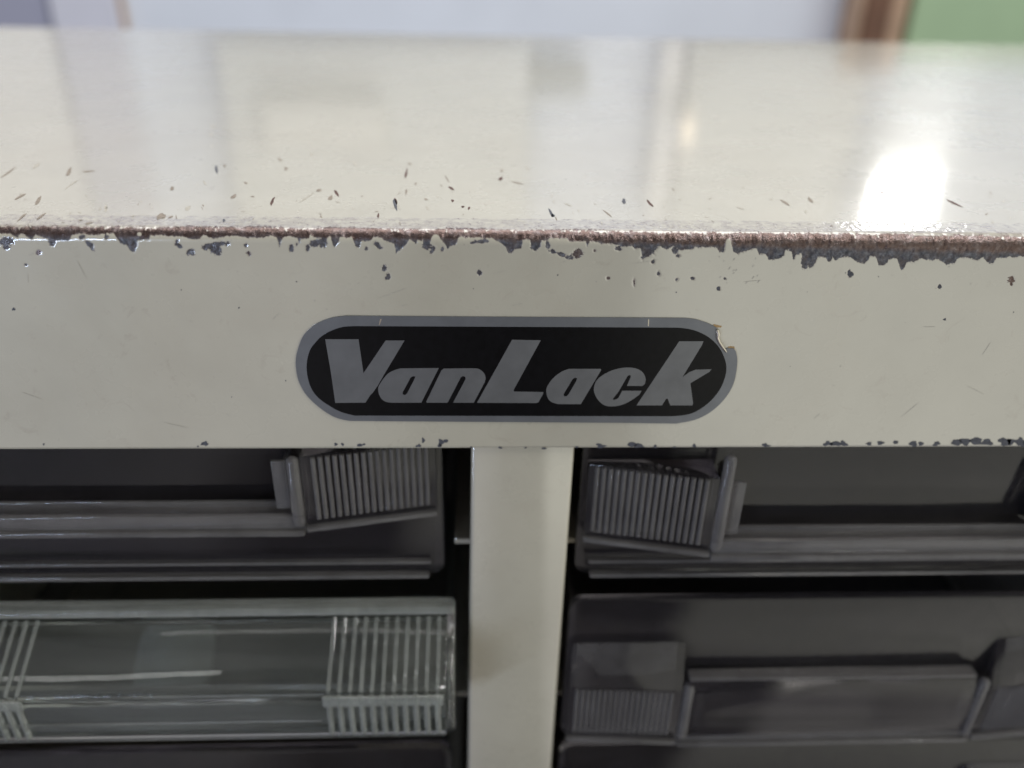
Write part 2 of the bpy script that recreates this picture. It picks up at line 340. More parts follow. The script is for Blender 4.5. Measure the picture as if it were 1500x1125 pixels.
fc=[(300,650,5,3.5),(492,651,2.4,2.4),(502,651,2.2,2),(527,652,4,2.2),(533,651,2,1.6),(613,653,3.8,2.4),(620,645,2.2,3.6),(646,648,4,4.5),(653,646,3.5,2.5),(644,653,3,2.4),(733,656,2.6,1.6),(797,657,3.8,1.6),(880,653,7,3.2),(926,651,7,3.5),(936,653,7,3.2),(960,654,2.5,2.2),(988,655,2,1.3),(1017,653,3,2.4),(1120,652,4,2.6),(1125,653,3,1.8),(1213,650,7,3.5),(1225,650,7,4),(1236,650,5,3.8),(1273,650,4,2.6),(1290,649,5,3),(1312,648,4,2.6),(1338,650,6,4),(1349,650,4,3),(1372,650,5,3.5),(1402,648,8,4.5),(1414,647,8,5),(1430,646,9,5.5),(1446,648,8,5),(1472,647,9,6),(1481,647,6,5),(1496,648,8,7),(1510,648,8,6),(1530,647,9,5),
 (1246,401,3.4,4.6),(1377,420,2,2.6),(957,383,2,2),(1384,468,2.2,1.6),(20,453,2.6,2),(64,651,1.4,1.4),(350,451,1.2,1.2),(1052,423,2.4,2.6),(290,654,1.5,1.2),(690,655,1.8,1),(770,656,2,1),(845,655,2.2,1.2)]
for u,v,a,b in fc: blob(u,v,a,b,0,onfront,2)
for k in range(46):                      # tiny pin specks
    u=RNG.uniform(0,1500); v=RNG.choice([RNG.uniform(395,640),RNG.uniform(385,430)]); s=RNG.uniform(.5,1.1)
    if 425<u<1090 and v>455: continue
    blob(u,v,s,s,0,onfront,5 if RNG.rand()<.7 else 2,8)
for k in range(16): blob(1035+RNG.uniform(0,90)*.9,395+RNG.uniform(-20,20),RNG.uniform(.8,3),.7,-.9,onfront,5,8)
sc=[(317,248,6,2,80,2),(329,243,3,1.3,60,4),(12,253,14,1.1,-35,4),(53,243,7,2,-35,5),(101,252,7,2.6,-60,4),(130,251,9,1,-5,4),(105,270,14,.9,-35,5),(30,288,10,1.4,-30,4),(56,294,8,2.4,-60,4),(155,305,2,6,0,5),(252,276,3.4,2.6,-30,4),(342,288,6,2,-35,4),(360,268,3,1.4,20,4),(399,295,6.5,1.9,-65,3),(275,305,5,2.6,-50,5),(236,317,7,4,-20,4),(328,323,2,2.4,0,2),(410,234,3.4,1.8,40,4),(419,247,3,2.4,20,4),(456,226,2,3,0,5),(450,289,14,.8,-35,5),(467,279,3.4,2.2,0,4),(484,290,4,2.6,-20,4),(493,283,6,1.8,62,3),(520,240,5,1.2,50,5),(554,316,3.6,1.5,-80,3),(579,299,8.5,2.6,76,2),(580,295,5,1.6,70,3),(595,254,6.5,1.9,-80,3),(595,281,3.6,1.6,-80,4),(624,292,2.4,1.4,10,4),(609,269,1.6,2,0,4),(626,305,4,1.4,50,5),(661,276,5,1.6,35,3),(655,262,5,1,60,4),(663,294,2.4,1.8,20,3),(678,303,2.2,1.6,0,3),(687,305,1.6,2.4,0,3),(733,262,3.6,2.2,-20,3),(735,250,2.2,1.8,-60,4),(600,240,3,1.3,10,4),(914,295,2.4,4.4,-10,2),(952,298,7,1.6,48,3),(807,312,6.5,2.2,60,2),(810,316,3,2,0,2),(890,313,8,1,38,4),(1150,297,8,1.6,30,4),(1187,293,6,2,48,4),(1293,283,5,1.3,20,3),(1398,298,14,1.2,24,3),(773,246,4,1.2,40,5),(312,185,1.8,2.4,0,5),(310,197,2.2,2.2,0,5),(310,214,1.4,1.8,0,5),(832,300,5,.9,20,5),(1085,305,6,.9,15,5),(758,268,10,.7,12,4),(300,268,4,1,50,5),(370,288,2.6,1,0,4),(495,296,3,1,10,5),(195,316,3,.9,-20,5),(250,318,4,1,-20,4),(60,317,8,1.2,-35,4),(32,318,8,1.2,-40,4),(130,327,5,1.4,-10,4),(1035,318,2.4,.9,20,5),(1180,310,2,2,0,5)]
for u,v,a,b,an,m in sc: blob(u,v,a,b,math.radians(an),ontop,m,12,.2)
for k in range(120):
    u=RNG.uniform(-60,1560); v=332-abs(RNG.normal(0,30)); 
    if v<215: continue
    s=RNG.uniform(.6,1.6); blob(u,v,s*RNG.uniform(1,2.6),s*.6,RNG.uniform(-1.4,1.4),ontop,RNG.choice([4,5,5,5]),7)
for k in range(22):
    u=RNG.uniform(0,1500); v=RNG.uniform(370,650); an=RNG.choice([RNG.uniform(-.5,.5),RNG.uniform(-1.5,1.5)]); l=RNG.uniform(4,26)
    if 425<u<1095 and v>450: continue
    blob(u,v,l,.28,an,onfront,5,8,.05)
me=bpy.data.meshes.new('casing')
me.from_pydata([(x*MM,y*MM,(z+150)*MM) for x,y,z in V],[],FC)
for m in (M['worn'],M['paint'],M['chip'],M['rustchip'],M['scuff'],M['faint']): me.materials.append(m)
# index map: 0 worn,1 paint,2 chip,3 rust,4 scuff,5 faint
me.polygons.foreach_set('material_index',FM)
ca=me.color_attributes.new('wear','FLOAT_COLOR','POINT')
arr=np.zeros((len(V),4),np.float32); arr[:,0]=[w[0] for w in att]; arr[:,1]=[w[1] for w in att]; arr[:,3]=1
ca.data.foreach_set('color',arr.ravel())
sm=[True]*(nx-1)*(npf-1)+[False]*(len(FC)-(nx-1)*(npf-1)); me.polygons.foreach_set('use_smooth',sm)
me.update()
o=bpy.data.objects.new('casing',me); COL.objects.link(o); o.parent=cab
o['label']='cream enamelled top and front rail with rusted, chipped front edge'
# divider post
def leanbox(bm,pl,pr,y0,y1,zt,zb,bev):
    hexa(bm,[(pl[1],y0,zb),(pr[1],y0,zb),(pr[1],y1,zb),(pl[1],y1,zb),(pl[0],y0,zt),(pr[0],y0,zt),(pr[0],y1,zt),(pl[0],y1,zt)],bev,3)
y_=.9
a0=at(690,662,y_); a1=at(685,1125,y_); b0=at(842,662,y_); b1=at(808,1125,y_)
zt,zb=-H+6,-240
ex=lambda p,q,z:p[0]+(q[0]-p[0])*(z-p[1])/(q[1]-p[1])
bm=bmesh.new(); leanbox(bm,(ex(a0,a1,zt),ex(a0,a1,-110)),(ex(b0,b1,zt),ex(b0,b1,-110)),y_+.55,y_+5,zt,-110,.7)
bmesh.ops.translate(bm,vec=(0,-.55,0),verts=bm.verts)
obj('divider_post',bm,M['paint'],cab,True)
bm=bmesh.new(); leanbox(bm,(ex(a0,a1,-110),)*2,(ex(b0,b1,-110),)*2,y_+.2,y_+5,-110,zb,.7)
bmesh.ops.translate(bm,vec=(0,-.2,0),verts=bm.verts)
lo=obj('divider_post',bm,M['paint'],cab,True)
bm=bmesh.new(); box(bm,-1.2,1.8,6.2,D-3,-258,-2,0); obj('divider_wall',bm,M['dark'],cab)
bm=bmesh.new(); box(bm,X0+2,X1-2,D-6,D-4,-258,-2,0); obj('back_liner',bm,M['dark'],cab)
# slide rails
RZ=[-55.6,-92.1,-128.6]
for z in RZ:
    for xa,xb in ((-9.6,-1.3),(1.9,11.0)):
        bm=bmesh.new(); box(bm,xa,xb,7,200,z-.5,z+.5,.2); box(bm,(xb-.9 if xa<0 else xa),(xb if xa<0 else xa+.9),7,200,z-5,z-.5,.1)
        obj('slide_rail',bm,M['paint'],cab,False)
# ------------------------------------------------------------------ BADGE
def A4(p): return (420+p[0]/4.41,440+p[1]/4.41)
def B4(p): return (750+p[0]/4.286,440+p[1]/4.286)
def Z6(p): return (560+p[0]/7.5,480+p[1]/7.5)
def Z7(p): return (780+p[0]/7.5,480+p[1]/7.5)
arcL=[(508,462),(486,465),(465,473),(452,483),(443,494),(436,513),(433.6,528),(434.5,543),(438,558),(447,575),(460.8,590),(479,604),(495,612),(512,615.7)]
botm=[(600,616.5),(750,617.5),(900,618.5)]
arcR=[(990,619.7),(1018,614),(1039.4,603.5),(1055.7,589.5),(1068.5,573),(1075.5,556.7),(1079,538),(1079.5,524),(1077.5,514)]
notch=[(1074,509.5),(1066,509.5),(1060,511),(1054,504),(1049.8,495),(1047.5,490),(1050,484),(1049,479)]
arcT=[(1038,473.5),(1025,469),(1014,466.5),(1002,465.4)]
topl=[(900,464.6),(750,463.8),(600,462.8)]
outer=catmull([arcL[0]]+arcL[1:],4,False)+botm+catmull(arcR,4,False)+notch+catmull(arcT,4,False)+topl
black=catmull([(519,477),(502,478.3),(485.8,483.6),(474,490),(465.4,497.5),(454,513),(449.5,537),(454,562.4),(465.4,580.6),(485.8,595.3),(501.6,603),(519.8,607.8)],5,False)+catmull([(984,608.8),(1004,606.8),(1020.7,601),(1039.3,587.5),(1053.3,570.7),(1061.5,552),(1063.5,535.7),(1059,519.3),(1049.8,504.2),(1034.7,491.3),(1016,483),(997,479.7),(985,479.2)],5,False)
def W_(loop,y): return [at(u,v,y) for u,v in loop]
badge_base=at(757,540,0)
bm=bmesh.new(); plate(bm,[W_(outer,0)],-.16,.02)
badge=obj('badge',bm,M['foil'],cab); badge['label']='black and silver oval foil nameplate with a torn corner'
bm=bmesh.new(); plate(bm,[W_(black,0)],-.185,-.15); obj('black_field',bm,M['black'],badge)
Vl=[A4(p) for p in [(250,247),(465,247),(497,466),(640,255),(762,255),(628,478),(590,545),(555,595),(543,605),(510,656),(315,658),(285,450)]]
a1_=catmull([Z6((200,440)),Z6((120,465)),Z6((50,510)),A4((600,540)),A4((592,570)),A4((598,605)),A4((617,635)),A4((645,652)),A4((690,657))],4,False)+[Z6((430,816)),Z6((622,436))]
a1h=[Z6(p) for p in [(310,545),(325,530),(345,526),(364,530),(356,555),(275,712),(260,728),(240,731),(225,722),(226,702)]]
n_=[Z6((485,803)),Z6((650,462))]+catmull([Z6((675,442)),Z6((850,440)),Z6((1030,440)),Z6((1080,458)),Z6((1118,493)),Z6((1135,545)),Z6((1125,592))],3,False)+[Z6(p) for p in [(1005,817),(778,817),(916,556),(910,532),(885,524),(862,540),(725,805),(712,817),(490,817)]]
Ll=[(750,496.7),(792,497.6),(752.2,570.5),(753,572.6),(796,573.2),(795.4,576),(788.6,588.2),(785.5,589.4),(698.7,589)]
a2_=catmull([Z7(p) for p in [(400,445),(330,470),(250,525),(190,590),(155,655),(152,710),(170,770),(210,810),(280,832)]],4,False)+[Z7((530,833)),Z7((752,460)),Z7((748,445))]
a2h=[Z7(p) for p in [(438,560),(455,546),(474,542),(488,550),(480,578),(400,716),(392,728),(375,745),(345,745),(341,722)]]
c_=[Z7(p) for p in [(1205,633),(1035,632),(1078,532),(1074,516),(1058,513),(1042,525),(940,700),(880,775),(888,787),(915,780),(940,765),(985,685),(1197,685)]]+catmull([Z7(p) for p in [(1172,728),(1100,780),(1020,825),(940,850),(860,858),(790,845),(730,800),(690,740),(672,680),(680,620),(710,565),(760,520),(840,475),(930,445),(1030,430),(1130,440),(1200,475),(1235,530),(1241,570),(1232,610)]],3,False)
k_=[B4(p) for p in [(1048,253),(1200,253),(1190,278),(1068,478),(1110,447),(1150,431),(1250,428),(1238,444),(1118,516),(1135,640),(1130,655),(992,655),(975,612),(965,614),(940,655),(780,655)]]
bm=bmesh.new()
for loops in ([Vl],[a1_,a1h],[n_],[Ll],[a2_,a2h],[c_],[k_]):
    plate(bm,[W_(l,0) for l in loops],-.20,-.17)
obj('lettering',bm,M['letter'],badge)
# torn, curled sliver of foil at the notch, and old glue
bm=bmesh.new()
pts=[(1050,482),(1051.5,488),(1050.5,494),(1053,500),(1057,506),(1061,511.5),(1063.5,515)]
wd=[1.6,2.2,2.0,1.8,1.9,1.7,.8]
prev=None
for i,(u,v) in enumerate(pts):
    x,z=at(u,v,0); w=wd[i]*.1
    row=[]
    for k in range(7):
        t=math.pi*k/6; row.append(bm.verts.new((x+w*math.cos(t)*1.2,-.16-w*1.5*math.sin(t),z+w*.4*math.cos(t))))
    if prev:
        for k in range(6): bm.faces.new((prev[k],prev[k+1],row[k+1],row[k]))
    prev=row
obj('foil_curl',bm,M['curl'],badge,True)
bm=bmesh.new()
for loop in ([(1045,474.5),(1050,476),(1057,477.5),(1056,479.3),(1050,479.5),(1046,478)],[(1066,508),(1070,507),(1075.5,507.8),(1076,511),(1068,510.5)]):
    plate(bm,[W_(loop,0)],-.07,.01)
obj('glue_residue',bm,M['glue'],badge)
# ticks: highlights of folds in the foil, painted as bright slivers
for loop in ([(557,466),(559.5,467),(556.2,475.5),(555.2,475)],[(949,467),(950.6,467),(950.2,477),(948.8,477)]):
    bm=bmesh.new(); plate(bm,[W_(loop,0)],-.172,-.15); obj('crease_glint',bm,M['curl'],badge)

# ------------------------------------------------------------------ DRAWERS
def ribs_front(bm,xa,ya,xb,yb,z0,z1,n,r,ztilt=0):
    """vertical half-round ribs on a face running (xa,ya)->(xb,yb)"""
    for i in range(n):
        t=(i+.5)/n; x=xa+(xb-xa)*t; y=ya+(yb-ya)*t
        m=bmesh.ops.create_cone(bm,cap_ends=True,segments=8,radius1=r,radius2=r,depth=z1-z0)
        bmesh.ops.translate(bm,vec=(x,y+r*.35,(z0+z1)/2),verts=m['verts'])
def rounded(x0,x1,z0,z1,r,n=5,topr=None):
    P=[]; topr=r if topr is None else topr
    for cx,cz,a0,rr in ((x1-topr,z1-topr,0,topr),(x0+topr,z1-topr,90,topr),(x0+r,z0+r,180,r),(x1-r,z0+r,270,r)):
        for k in range(n+1):
            a=math.radians(a0+90*k/n); P.append((cx+rr*math.cos(a),cz+rr*math.sin(a)))
    return P
def solid_plate(bm,loop,y0,y1,bev=.3):
    n=len(loop); a=[bm.verts.new((x,y0,z)) for x,z in loop]; b=[bm.verts.new((x,y1,z)) for x,z in loop]
    fcs=[bm.faces.new(a),bm.faces.new(b[::-1])]
    for i in range(n): fcs.append(bm.faces.new((a[i],b[i],b[(i+1)%n],a[(i+1)%n])))
    bmesh.ops.recalc_face_normals(bm,faces=fcs)
    es=list(fcs[0].edges)
    if bev: bmesh.ops.bevel(bm,geom=es,offset=bev,segments=2,affect='EDGES',profile=.5)
def tray(root,x0,x1,zt,zb,y0,y1,m):
    bm=bmesh.new(); t=1.1
    box(bm,x0+.6,x1-.6,y0,y1,zb,zb+t); box(bm,x0+.6,x0+.6+t,y0,y1,zb+t+.05,zt-3); box(bm,x1-.6-t,x1-.6,y0,y1,zb+t+.05,zt-3); box(bm,x0+1.8,x1-1.8,y1-t,y1-.05,zb+t+.05,zt-3)
    obj('tray',bm,m,root)
def smoky_drawer(label,x0,x1,zt,zb,wt,wb,wi=20.5,yo=4.0,yi=0.0,lip=None,slope=0,inner_fin=True,foot=True,n=17,rr=.36,base=True,fin=1.6):
    """wt/wb: top/bottom of the ribbed finger grips; lip: (ztop,zbottom) of the low label plate"""
    root=thing('drawer',label,'drawer',((x0+x1)/2,5,zb),'smoky plastic drawers in the cabinet')
    yf=yo+1.6
    bm=bmesh.new(); solid_plate(bm,rounded(x0,x1,zb,zt,2.6),yf,yf+1.5,.35); obj('front_panel',bm,M['smoke'],root,True)
    bm=bmesh.new()      # rolled rims at foot and head of the front
    box(bm,x0+2.2,x1-2.2,yf-1.1,yf-.05,zb+3.1,zb+3.7,.2); box(bm,x0+2.6,x1-2.6,yf-1.4,yf-.05,zb+.2,zb+1.1,.3)
    obj('rim',bm,M['smokeglint'],root,True)
    tray(root,x0,x1,zt,zb+.4,yf+1.6,yf+120,M['smoke'])
    for s in (0,1):
        X=lambda d:(x0+d) if s==0 else (x1-d)
        xa,xb=X(.9),X(wi)
        # finger grip: swings forward from the outer edge to its inner end, top slopes back to the panel
        yb_=yf-.06
        P=[(xa,yo,wb),(xb,yi,wb),(xb,yb_,wb),(xa,yb_,wb),(xa,yo,wt),(xb,yi,wt),(xb,yb_,wt+slope),(xa,yb_,wt+slope)]
        if s==1: P=[P[1],P[0],P[3],P[2],P[5],P[4],P[7],P[6]]
        bm=bmesh.new(); hexa(bm,P,.25); g=obj('finger_grip',bm,M['smoke'],root,True)
        bm=bmesh.new(); ribs_front(bm,X(1.8),yo-.22,X(wi-1.4),yi-.02,wb+1.2,wt-.3,n,rr); obj('ribs',bm,M['smokeglint'],g,True)
        if slope:
            bm=bmesh.new(); k=26
            for i in range(k):
                t=(i+.5)/k; x=X(1.8+(wi-3.4)*t); y=yo+(yi-yo)*t
                hexa(bm,[(x-.14,y+.3,wt-.15),(x+.14,y+.3,wt-.15),(x+.14,yb_-.1,wt+slope-.3),(x-.14,yb_-.1,wt+slope-.3),
                         (x-.14,y+.3,wt+.12),(x+.14,y+.3,wt+.12),(x+.14,yb_-.1,wt+slope+.12),(x-.14,yb_-.1,wt+slope+.12)])
            obj('ribs',bm,M['smokeglint'],g)
        # rounded fin at the inner end
        bm=bmesh.new(); xf=X(wi+1.1); zf=wt+(fin if not slope else .6)
        m_=bmesh.ops.create_uvsphere(bm,u_segments=14,v_segments=10,radius=1.0)
        for v in m_['verts']:
            z=v.co.z; v.co=Vector((xf+v.co.x,yi+.4+v.co.y*.9,(zf if z>0 else wb+.6)+z))
        obj('fin',bm,M['smokeglint'],g,True)
        # little bracket that holds the card
        bm=bmesh.new(); xk0,xk1=sorted((X(wi+2.4),X(wi+4.6)))
        box(bm,xk0,xk1,yi+1.2,yi+1.9,wb+2.2,wt-1.6,.25); box(bm,*sorted((X(wi+2.4),X(wi+2.9))),yi+1.95,yf-.05,wb+2.2,wt-1.6,.1)
        obj('card_bracket',bm,M['smokeglint'],g,True)
        # floor flange under the grip
        bm=bmesh.new()
        P=[(xa,yo-.7,wb-1.0),(xb,yi-.7,wb-1.0),(xb,yb_,wb-1.0),(xa,yb_,wb-1.0),(xa,yo-.7,wb-.1),(xb,yi-.7,wb-.1),(xb,yb_,wb-.1),(xa,yb_,wb-.1)]
        if s==1: P=[P[1],P[0],P[3],P[2],P[5],P[4],P[7],P[6]]
        hexa(bm,P,.25); obj('flange',bm,M['smokeglint'],g,True)
    xl,xr=x0+wi+.4,x1-wi-.4
    bm=bmesh.new(); box(bm,xl,xr,yi-.5,yf-.05,wb-1.9,wb-.9,.3); box(bm,xl,xr,yi+.2,yi+1.2,wb-.85,wb+1.6,.25); box(bm,xl+2,xr-2,yi+2.6,yi+3.2,wb-.85,wb+2.6,.2)
    obj('base_lip',bm,M['smokeglint'],root,True)
    if lip:
        bm=bmesh.new(); hexa(bm,[(xl+.9,yi,lip[1]),(xr-.2,yi,lip[1]),(xr-.2,yi+1.4,lip[1]),(xl+.9,yi+1.4,lip[1]),(xl+.3,yi-.2,lip[0]),(xr-2.8,yi-.2,lip[0]),(xr-2.8,yi+2.0,lip[0]),(xl+.3,yi+2.0,lip[0])],.3)
        obj('card_holder',bm,M['smoke'],root,True)
        bm=bmesh.new(); box(bm,xl+.4,xr-3,yi-.3,yi+2.1,lip[0]+.05,lip[0]+.75,.3); obj('holder_edge',bm,M['smokeglint'],root,True)
    return root
smoky_drawer('smoky plastic drawer at upper left, directly below the badge and left of the post',-110,-11.2,-33.4,-61.4,-34.0,-46.5,fin=-1.2)
smoky_drawer('smoky plastic drawer at upper right, its ribbed grip beside the post under the rail',10.4,110,-33.6,-61.6,-38.2,-52.0,fin=3.0)
smoky_drawer('smoky plastic drawer with full-width card holder, right of the post, second from the top',9.7,107.5,-65.0,-98.6,-83.9,-96.5,lip=(-81.4,-96),slope=9.2,yo=1.2,yi=0,n=18,rr=.36,wi=21)
for x0,x1,lab in ((-110,-10.8,'smoky plastic drawer at the bottom left, under the clear drawer'),(9.9,110,'smoky plastic drawer at the bottom right, under the drawer with card holder')):
    smoky_drawer(lab,x0,x1,-101.5,-134.5,-118,-131,lip=(-115.5,-130),slope=9.2,yo=1.2,yi=0,n=24,rr=.22,wi=20.5)
# the clear drawer: frame, scoop sloping forward, ribbed ends and ribbed lip
x0,x1=-97.0,-9.5
cl=thing('drawer','clear colourless plastic drawer with protruding ribbed pull, left of the post','drawer',((x0+x1)/2,3,-98),None)
bm=bmesh.new(); solid_plate(bm,rounded(x0+.6,x1-.3,-98,-66.6,2.2),3.2,4.6,.3); obj('front_panel',bm,M['clear'],cl,True)
bm=bmesh.new(); box(bm,x0,x1,.8,3.9,-66.2,-64.4,.8,4); obj('rim',bm,M['clearglint'],cl,True)
# side cheeks
for xa,xb in ((x0,x0+1.3),(x1-1.3,x1)):
    bm=bmesh.new(); prism_yz(bm,[(3.1,-66.3),(.9,-66.3),(-9.2,-72.4),(-9.4,-81.0),(-7.5,-82.4),(3.1,-82.4)],xa,xb,.4); obj('cheek',bm,M['clear'],cl,True)
bm=bmesh.new(); prism_yz(bm,[(1.0,-66.4),(-9.3,-72.2),(-9.3,-73.4),(1.0,-67.7)],x0+1.35,x1-1.35,.2); obj('scoop',bm,M['clear'],cl,True)
bm=bmesh.new(); prism_yz(bm,[(-9.4,-72.2),(-9.7,-74.0),(-9.5,-81.0),(-8.6,-82.2),(-8.2,-80.8),(-8.4,-73.6)],x0+1.35,x1-1.35,.2)
box(bm,x0+1.4,x1-1.4,-10.0,-9.55,-82.0,-81.1,.2); box(bm,x0+1.4,x1-21.2,-9.9,-9.5,-74.6,-73.6,.18); box(bm,x0+1.4,x1-21.2,-9.9,-9.5,-78.8,-78.1,.18)
lip=obj('pull_lip',bm,M['clear'],cl,True)
bm=bmesh.new(); box(bm,x0+1.4,x1-1.4,-8.0,3.1,-82.4,-81.5,.2); obj('pull_floor',bm,M['clear'],cl,True)
for s in (0,1):
    xs_=[x1-2.6-i*1.72 for i in range(11)] if s else [x0+2.6+i*1.72 for i in range(11)]
    bm=bmesh.new()
    for x in xs_:
        prism_yz(bm,[(.9,-66.15),(-9.3,-72.0),(-9.3,-72.5),(.9,-66.7)],x-.3,x+.3,.1)
    obj('scoop_ribs',bm,M['clearglint'],cl)
    bm=bmesh.new()
    ribs_front(bm,xs_[0],-9.75,xs_[-1],-9.75,-80.9,-72.6,11,.5) if False else None
    for x in xs_:
        m_=bmesh.ops.create_cone(bm,cap_ends=True,segments=8,radius1=.46,radius2=.46,depth=8.4); bmesh.ops.translate(bm,vec=(x,-9.75,-76.8),verts=m_['verts'])
    xa,xb=min(xs_)-.9,max(xs_)+.9
    box(bm,xa,xb,-10.2,-9.7,-74.6,-72.5,.22)
    obj('lip_ribs',bm,M['clearglint'],cl,True)
tray(cl,x0,x1,-67,-97.6,4.7,120,M['clear'])
# something pale and rounded lying in the clear drawer
gx,gz=at(258,985,14)
bm=bmesh.new(); m_=bmesh.ops.create_uvsphere(bm,u_segments=28,v_segments=16,radius=1)
for v in m_['verts']:
    v.co=Vector((gx+v.co.x*7.0,16+v.co.y*5.0,-90+(v.co.z*9.5 if v.co.z>0 else v.co.z*5)))
k=simple('pale_cap',(.16,.165,.16),.6,0,150,.15)
tag(obj('rounded_cap',bm,k,None,True,loc=(gx,16,-95)),'pale grey rounded piece lying inside the clear plastic drawer','small part')

# ------------------------------------------------------------------ BACKGROUND (behind the cabinet)
YW=1150.0
wallm=simple('wall_paint_blue',(.74,.79,.90),.75,0,6,.05)
lavm=simple('lavender_board',(.36,.37,.49),.6,0,8,.06)
palem=simple('pale_strip',(.66,.67,.78),.5,0,8,.04)
woodm=simple('brown_wood',(.17,.085,.055),.5,0,14,.35)
tanm=simple('tan_wood',(.45,.31,.22),.55,0,20,.25)
greenm=simple('green_board',(.37,.52,.34),.65,0,5,.08)
whitem=simple('white_trim',(.88,.88,.90),.4,0,8,.04)
greym=simple('grey_card',(.34,.36,.36),.7,0,8,.1)
def plank(name,u0,u1,Y,m,z0,z1,th,label=None,cat=None,kind=None,v=25,group=None,rx=None):
    xa,xb=(at(u0,v,Y)[0],at(u1,v,Y)[0]) if rx is None else rx
    bm=bmesh.new(); box(bm,xa,xb,Y,Y+th,z0,z1,1.0,1)
    o=obj(name,bm,m,None,False,loc=((xa+xb)/2,Y,z0)); return tag(o,label,cat,group,kind)
bm=bmesh.new(); box(bm,-2600,2600,YW,YW+60,-900,1500); tag(obj('wall',bm,wallm,loc=(0,YW,-900)),kind='structure')
plank('lavender_panel',-260,72,YW-14,lavm,-700,-14,10,'lavender grey board at the far left behind the cabinet','board')
plank('white_board',-260,72,YW-14,whitem,-10,900,10,'white upper panel above the lavender board at far left','board')
plank('pale_batten',76,172,YW-22,palem,-700,900,16,'pale vertical batten between the lavender board and blue wall','batten')
plank('brown_strip',177,182,YW-12,tanm,-700,-8,10,'thin brown vertical strip on the blue wall at upper left','strip')
pr=thing('wooden_post','dark brown wooden post with lighter edges beside the green board','post',(at(1293,25,YW-60)[0],YW-60,-700))
for u0,u1,mm_,dy in ((1255,1266,tanm,4),(1267,1304,woodm,0),(1305,1330,tanm,6)):
    xa,xb=at(u0,25,YW-60)[0],at(u1,25,YW-60)[0]
    bm=bmesh.new(); box(bm,xa,xb,YW-60+dy,YW-5,-700,120,1.5,2); obj('post_face' if mm_ is woodm else 'post_edge',bm,mm_,pr)
plank('green_panel',1336,2100,YW-40,greenm,-700,110,20,'plain green board at the upper right behind the cabinet','board')
# things only seen mirrored in the enamel
def rplank(name,u0,v0,u1,v1,m,label,cat,th=8,off=0,group=None):
    Y=YW-30-off; a=refl(u0,(v0+v1)/2,Y); b=refl(u1,(v0+v1)/2,Y); z0=refl((u0+u1)/2,v0,Y)[1]; z1=refl((u0+u1)/2,v1,Y)[1]
    bm=bmesh.new(); box(bm,a[0],b[0],Y,Y+th,min(z0,z1),max(z0,z1),1,1)
    return tag(obj(name,bm,m,None,False,loc=((a[0]+b[0])/2,Y,min(z0,z1))),label,cat,group)
rplank('white_batten',958,60,990,330,whitem,'narrow white vertical batten mirrored in the top sheet right of centre','batten')
rplank('wall_card',775,92,858,140,greym,'grey card mirrored faintly above the badge','card',group='grey cards on the wall')
rplank('wall_card',1085,86,1140,106,greym,'small grey card mirrored to the right of the white batten','card',group='grey cards on the wall')
rplank('wall_card',1190,86,1235,106,greym,'small grey card mirrored next to the bright lamp glare','card',group='grey cards on the wall')
beige=simple('beige_board',(.68,.70,.71),.6,0,8,.05)
rplank('beige_panel',345,64,770,480,beige,'beige wall panel mirrored across the left half of the top','panel',off=4)
rplank('grey_panel',989,64,1236,480,beige,'greyish wall panel mirrored between the white batten and the lamp glare','panel',off=2)
rplank('pale_sheet',385,150,560,225,simple('pale_paper',(.80,.80,.78),.6,0,8,.05),'pale sheet mirrored at left of the top','panel',off=20)
# lit lamp whose glare lies on the right of the top sheet
def lamp_face(name,u0,v0,u1,v1,Y,col,st,label,cat):
    a=refl(u0,v1,Y); b=refl(u1,v1,Y); z0=refl((u0+u1)/2,v0,Y)[1]; z1=refl((u0+u1)/2,v1,Y)[1]
    root=thing(name,label,cat,((a[0]+b[0])/2,Y,min(z0,z1)))
    m,nt,bs,N,L=mat(name+'_glow'); bs.inputs['Base Color'].default_value=(.8,.8,.8,1); bs.inputs['Emission Color'].default_value=(*col,1); bs.inputs['Emission Strength'].default_value=st
    bm=bmesh.new(); box(bm,a[0],b[0],Y,Y+6,min(z0,z1),max(z0,z1),0); obj('diffuser',bm,m,root)
    bm=bmesh.new(); box(bm,a[0]-6,b[0]+6,Y+6.5,Y+40,min(z0,z1)-6,max(z0,z1)+6,3); obj('housing',bm,whitem,root)
    return root
lamp_face('wall_lamp',1258,266,1344,380,YW-90,(1,.99,.96),11,'bright white lamp mirrored at the right of the top sheet','lamp')
lamp_face('small_lamp',1000,178,1014,208,YW-90,(1,.78,.5),1.3,'small warm lamp mirrored right of the white batten','lamp')

# ------------------------------------------------------------------ LIGHT
def area(name,loc,rot,size,power,col=(1,1,1),sy=None):
    l=bpy.data.lights.new(name,'AREA'); l.energy=power; l.color=col; l.size=size
    if sy: l.shape='RECTANGLE'; l.size_y=sy
    o=bpy.data.objects.new(name,l); COL.objects.link(o); o.location=loc; o.rotation_euler=rot; return o
R=math.radians
area('ceiling_light',(.1,.45,1.5),(0,0,0),1.6,20.5,(1,.98,.955),.9)
def arc_refl(u,vt,Z):                    # where the lower part of the rounded edge mirrors the ceiling
    best=None
    for a in np.linspace(40,89,99):
        a_=math.radians(a); x=at(u,vt,0)[0]; P=np.array([x,RR-RR*math.sin(a_),-RR+RR*math.cos(a_)]); q=projv(P)
        e=abs(q[1]-vt)
        if best is None or e<best[0]: best=(e,a_,P)
    _,a_,P=best; d=P-CAM; d=d/np.linalg.norm(d); n=np.array([0,-math.sin(a_),math.cos(a_)]); d=d-2*(d@n)*n
    print('tube',math.degrees(a_),d,P+d*1100); return P+d*1100
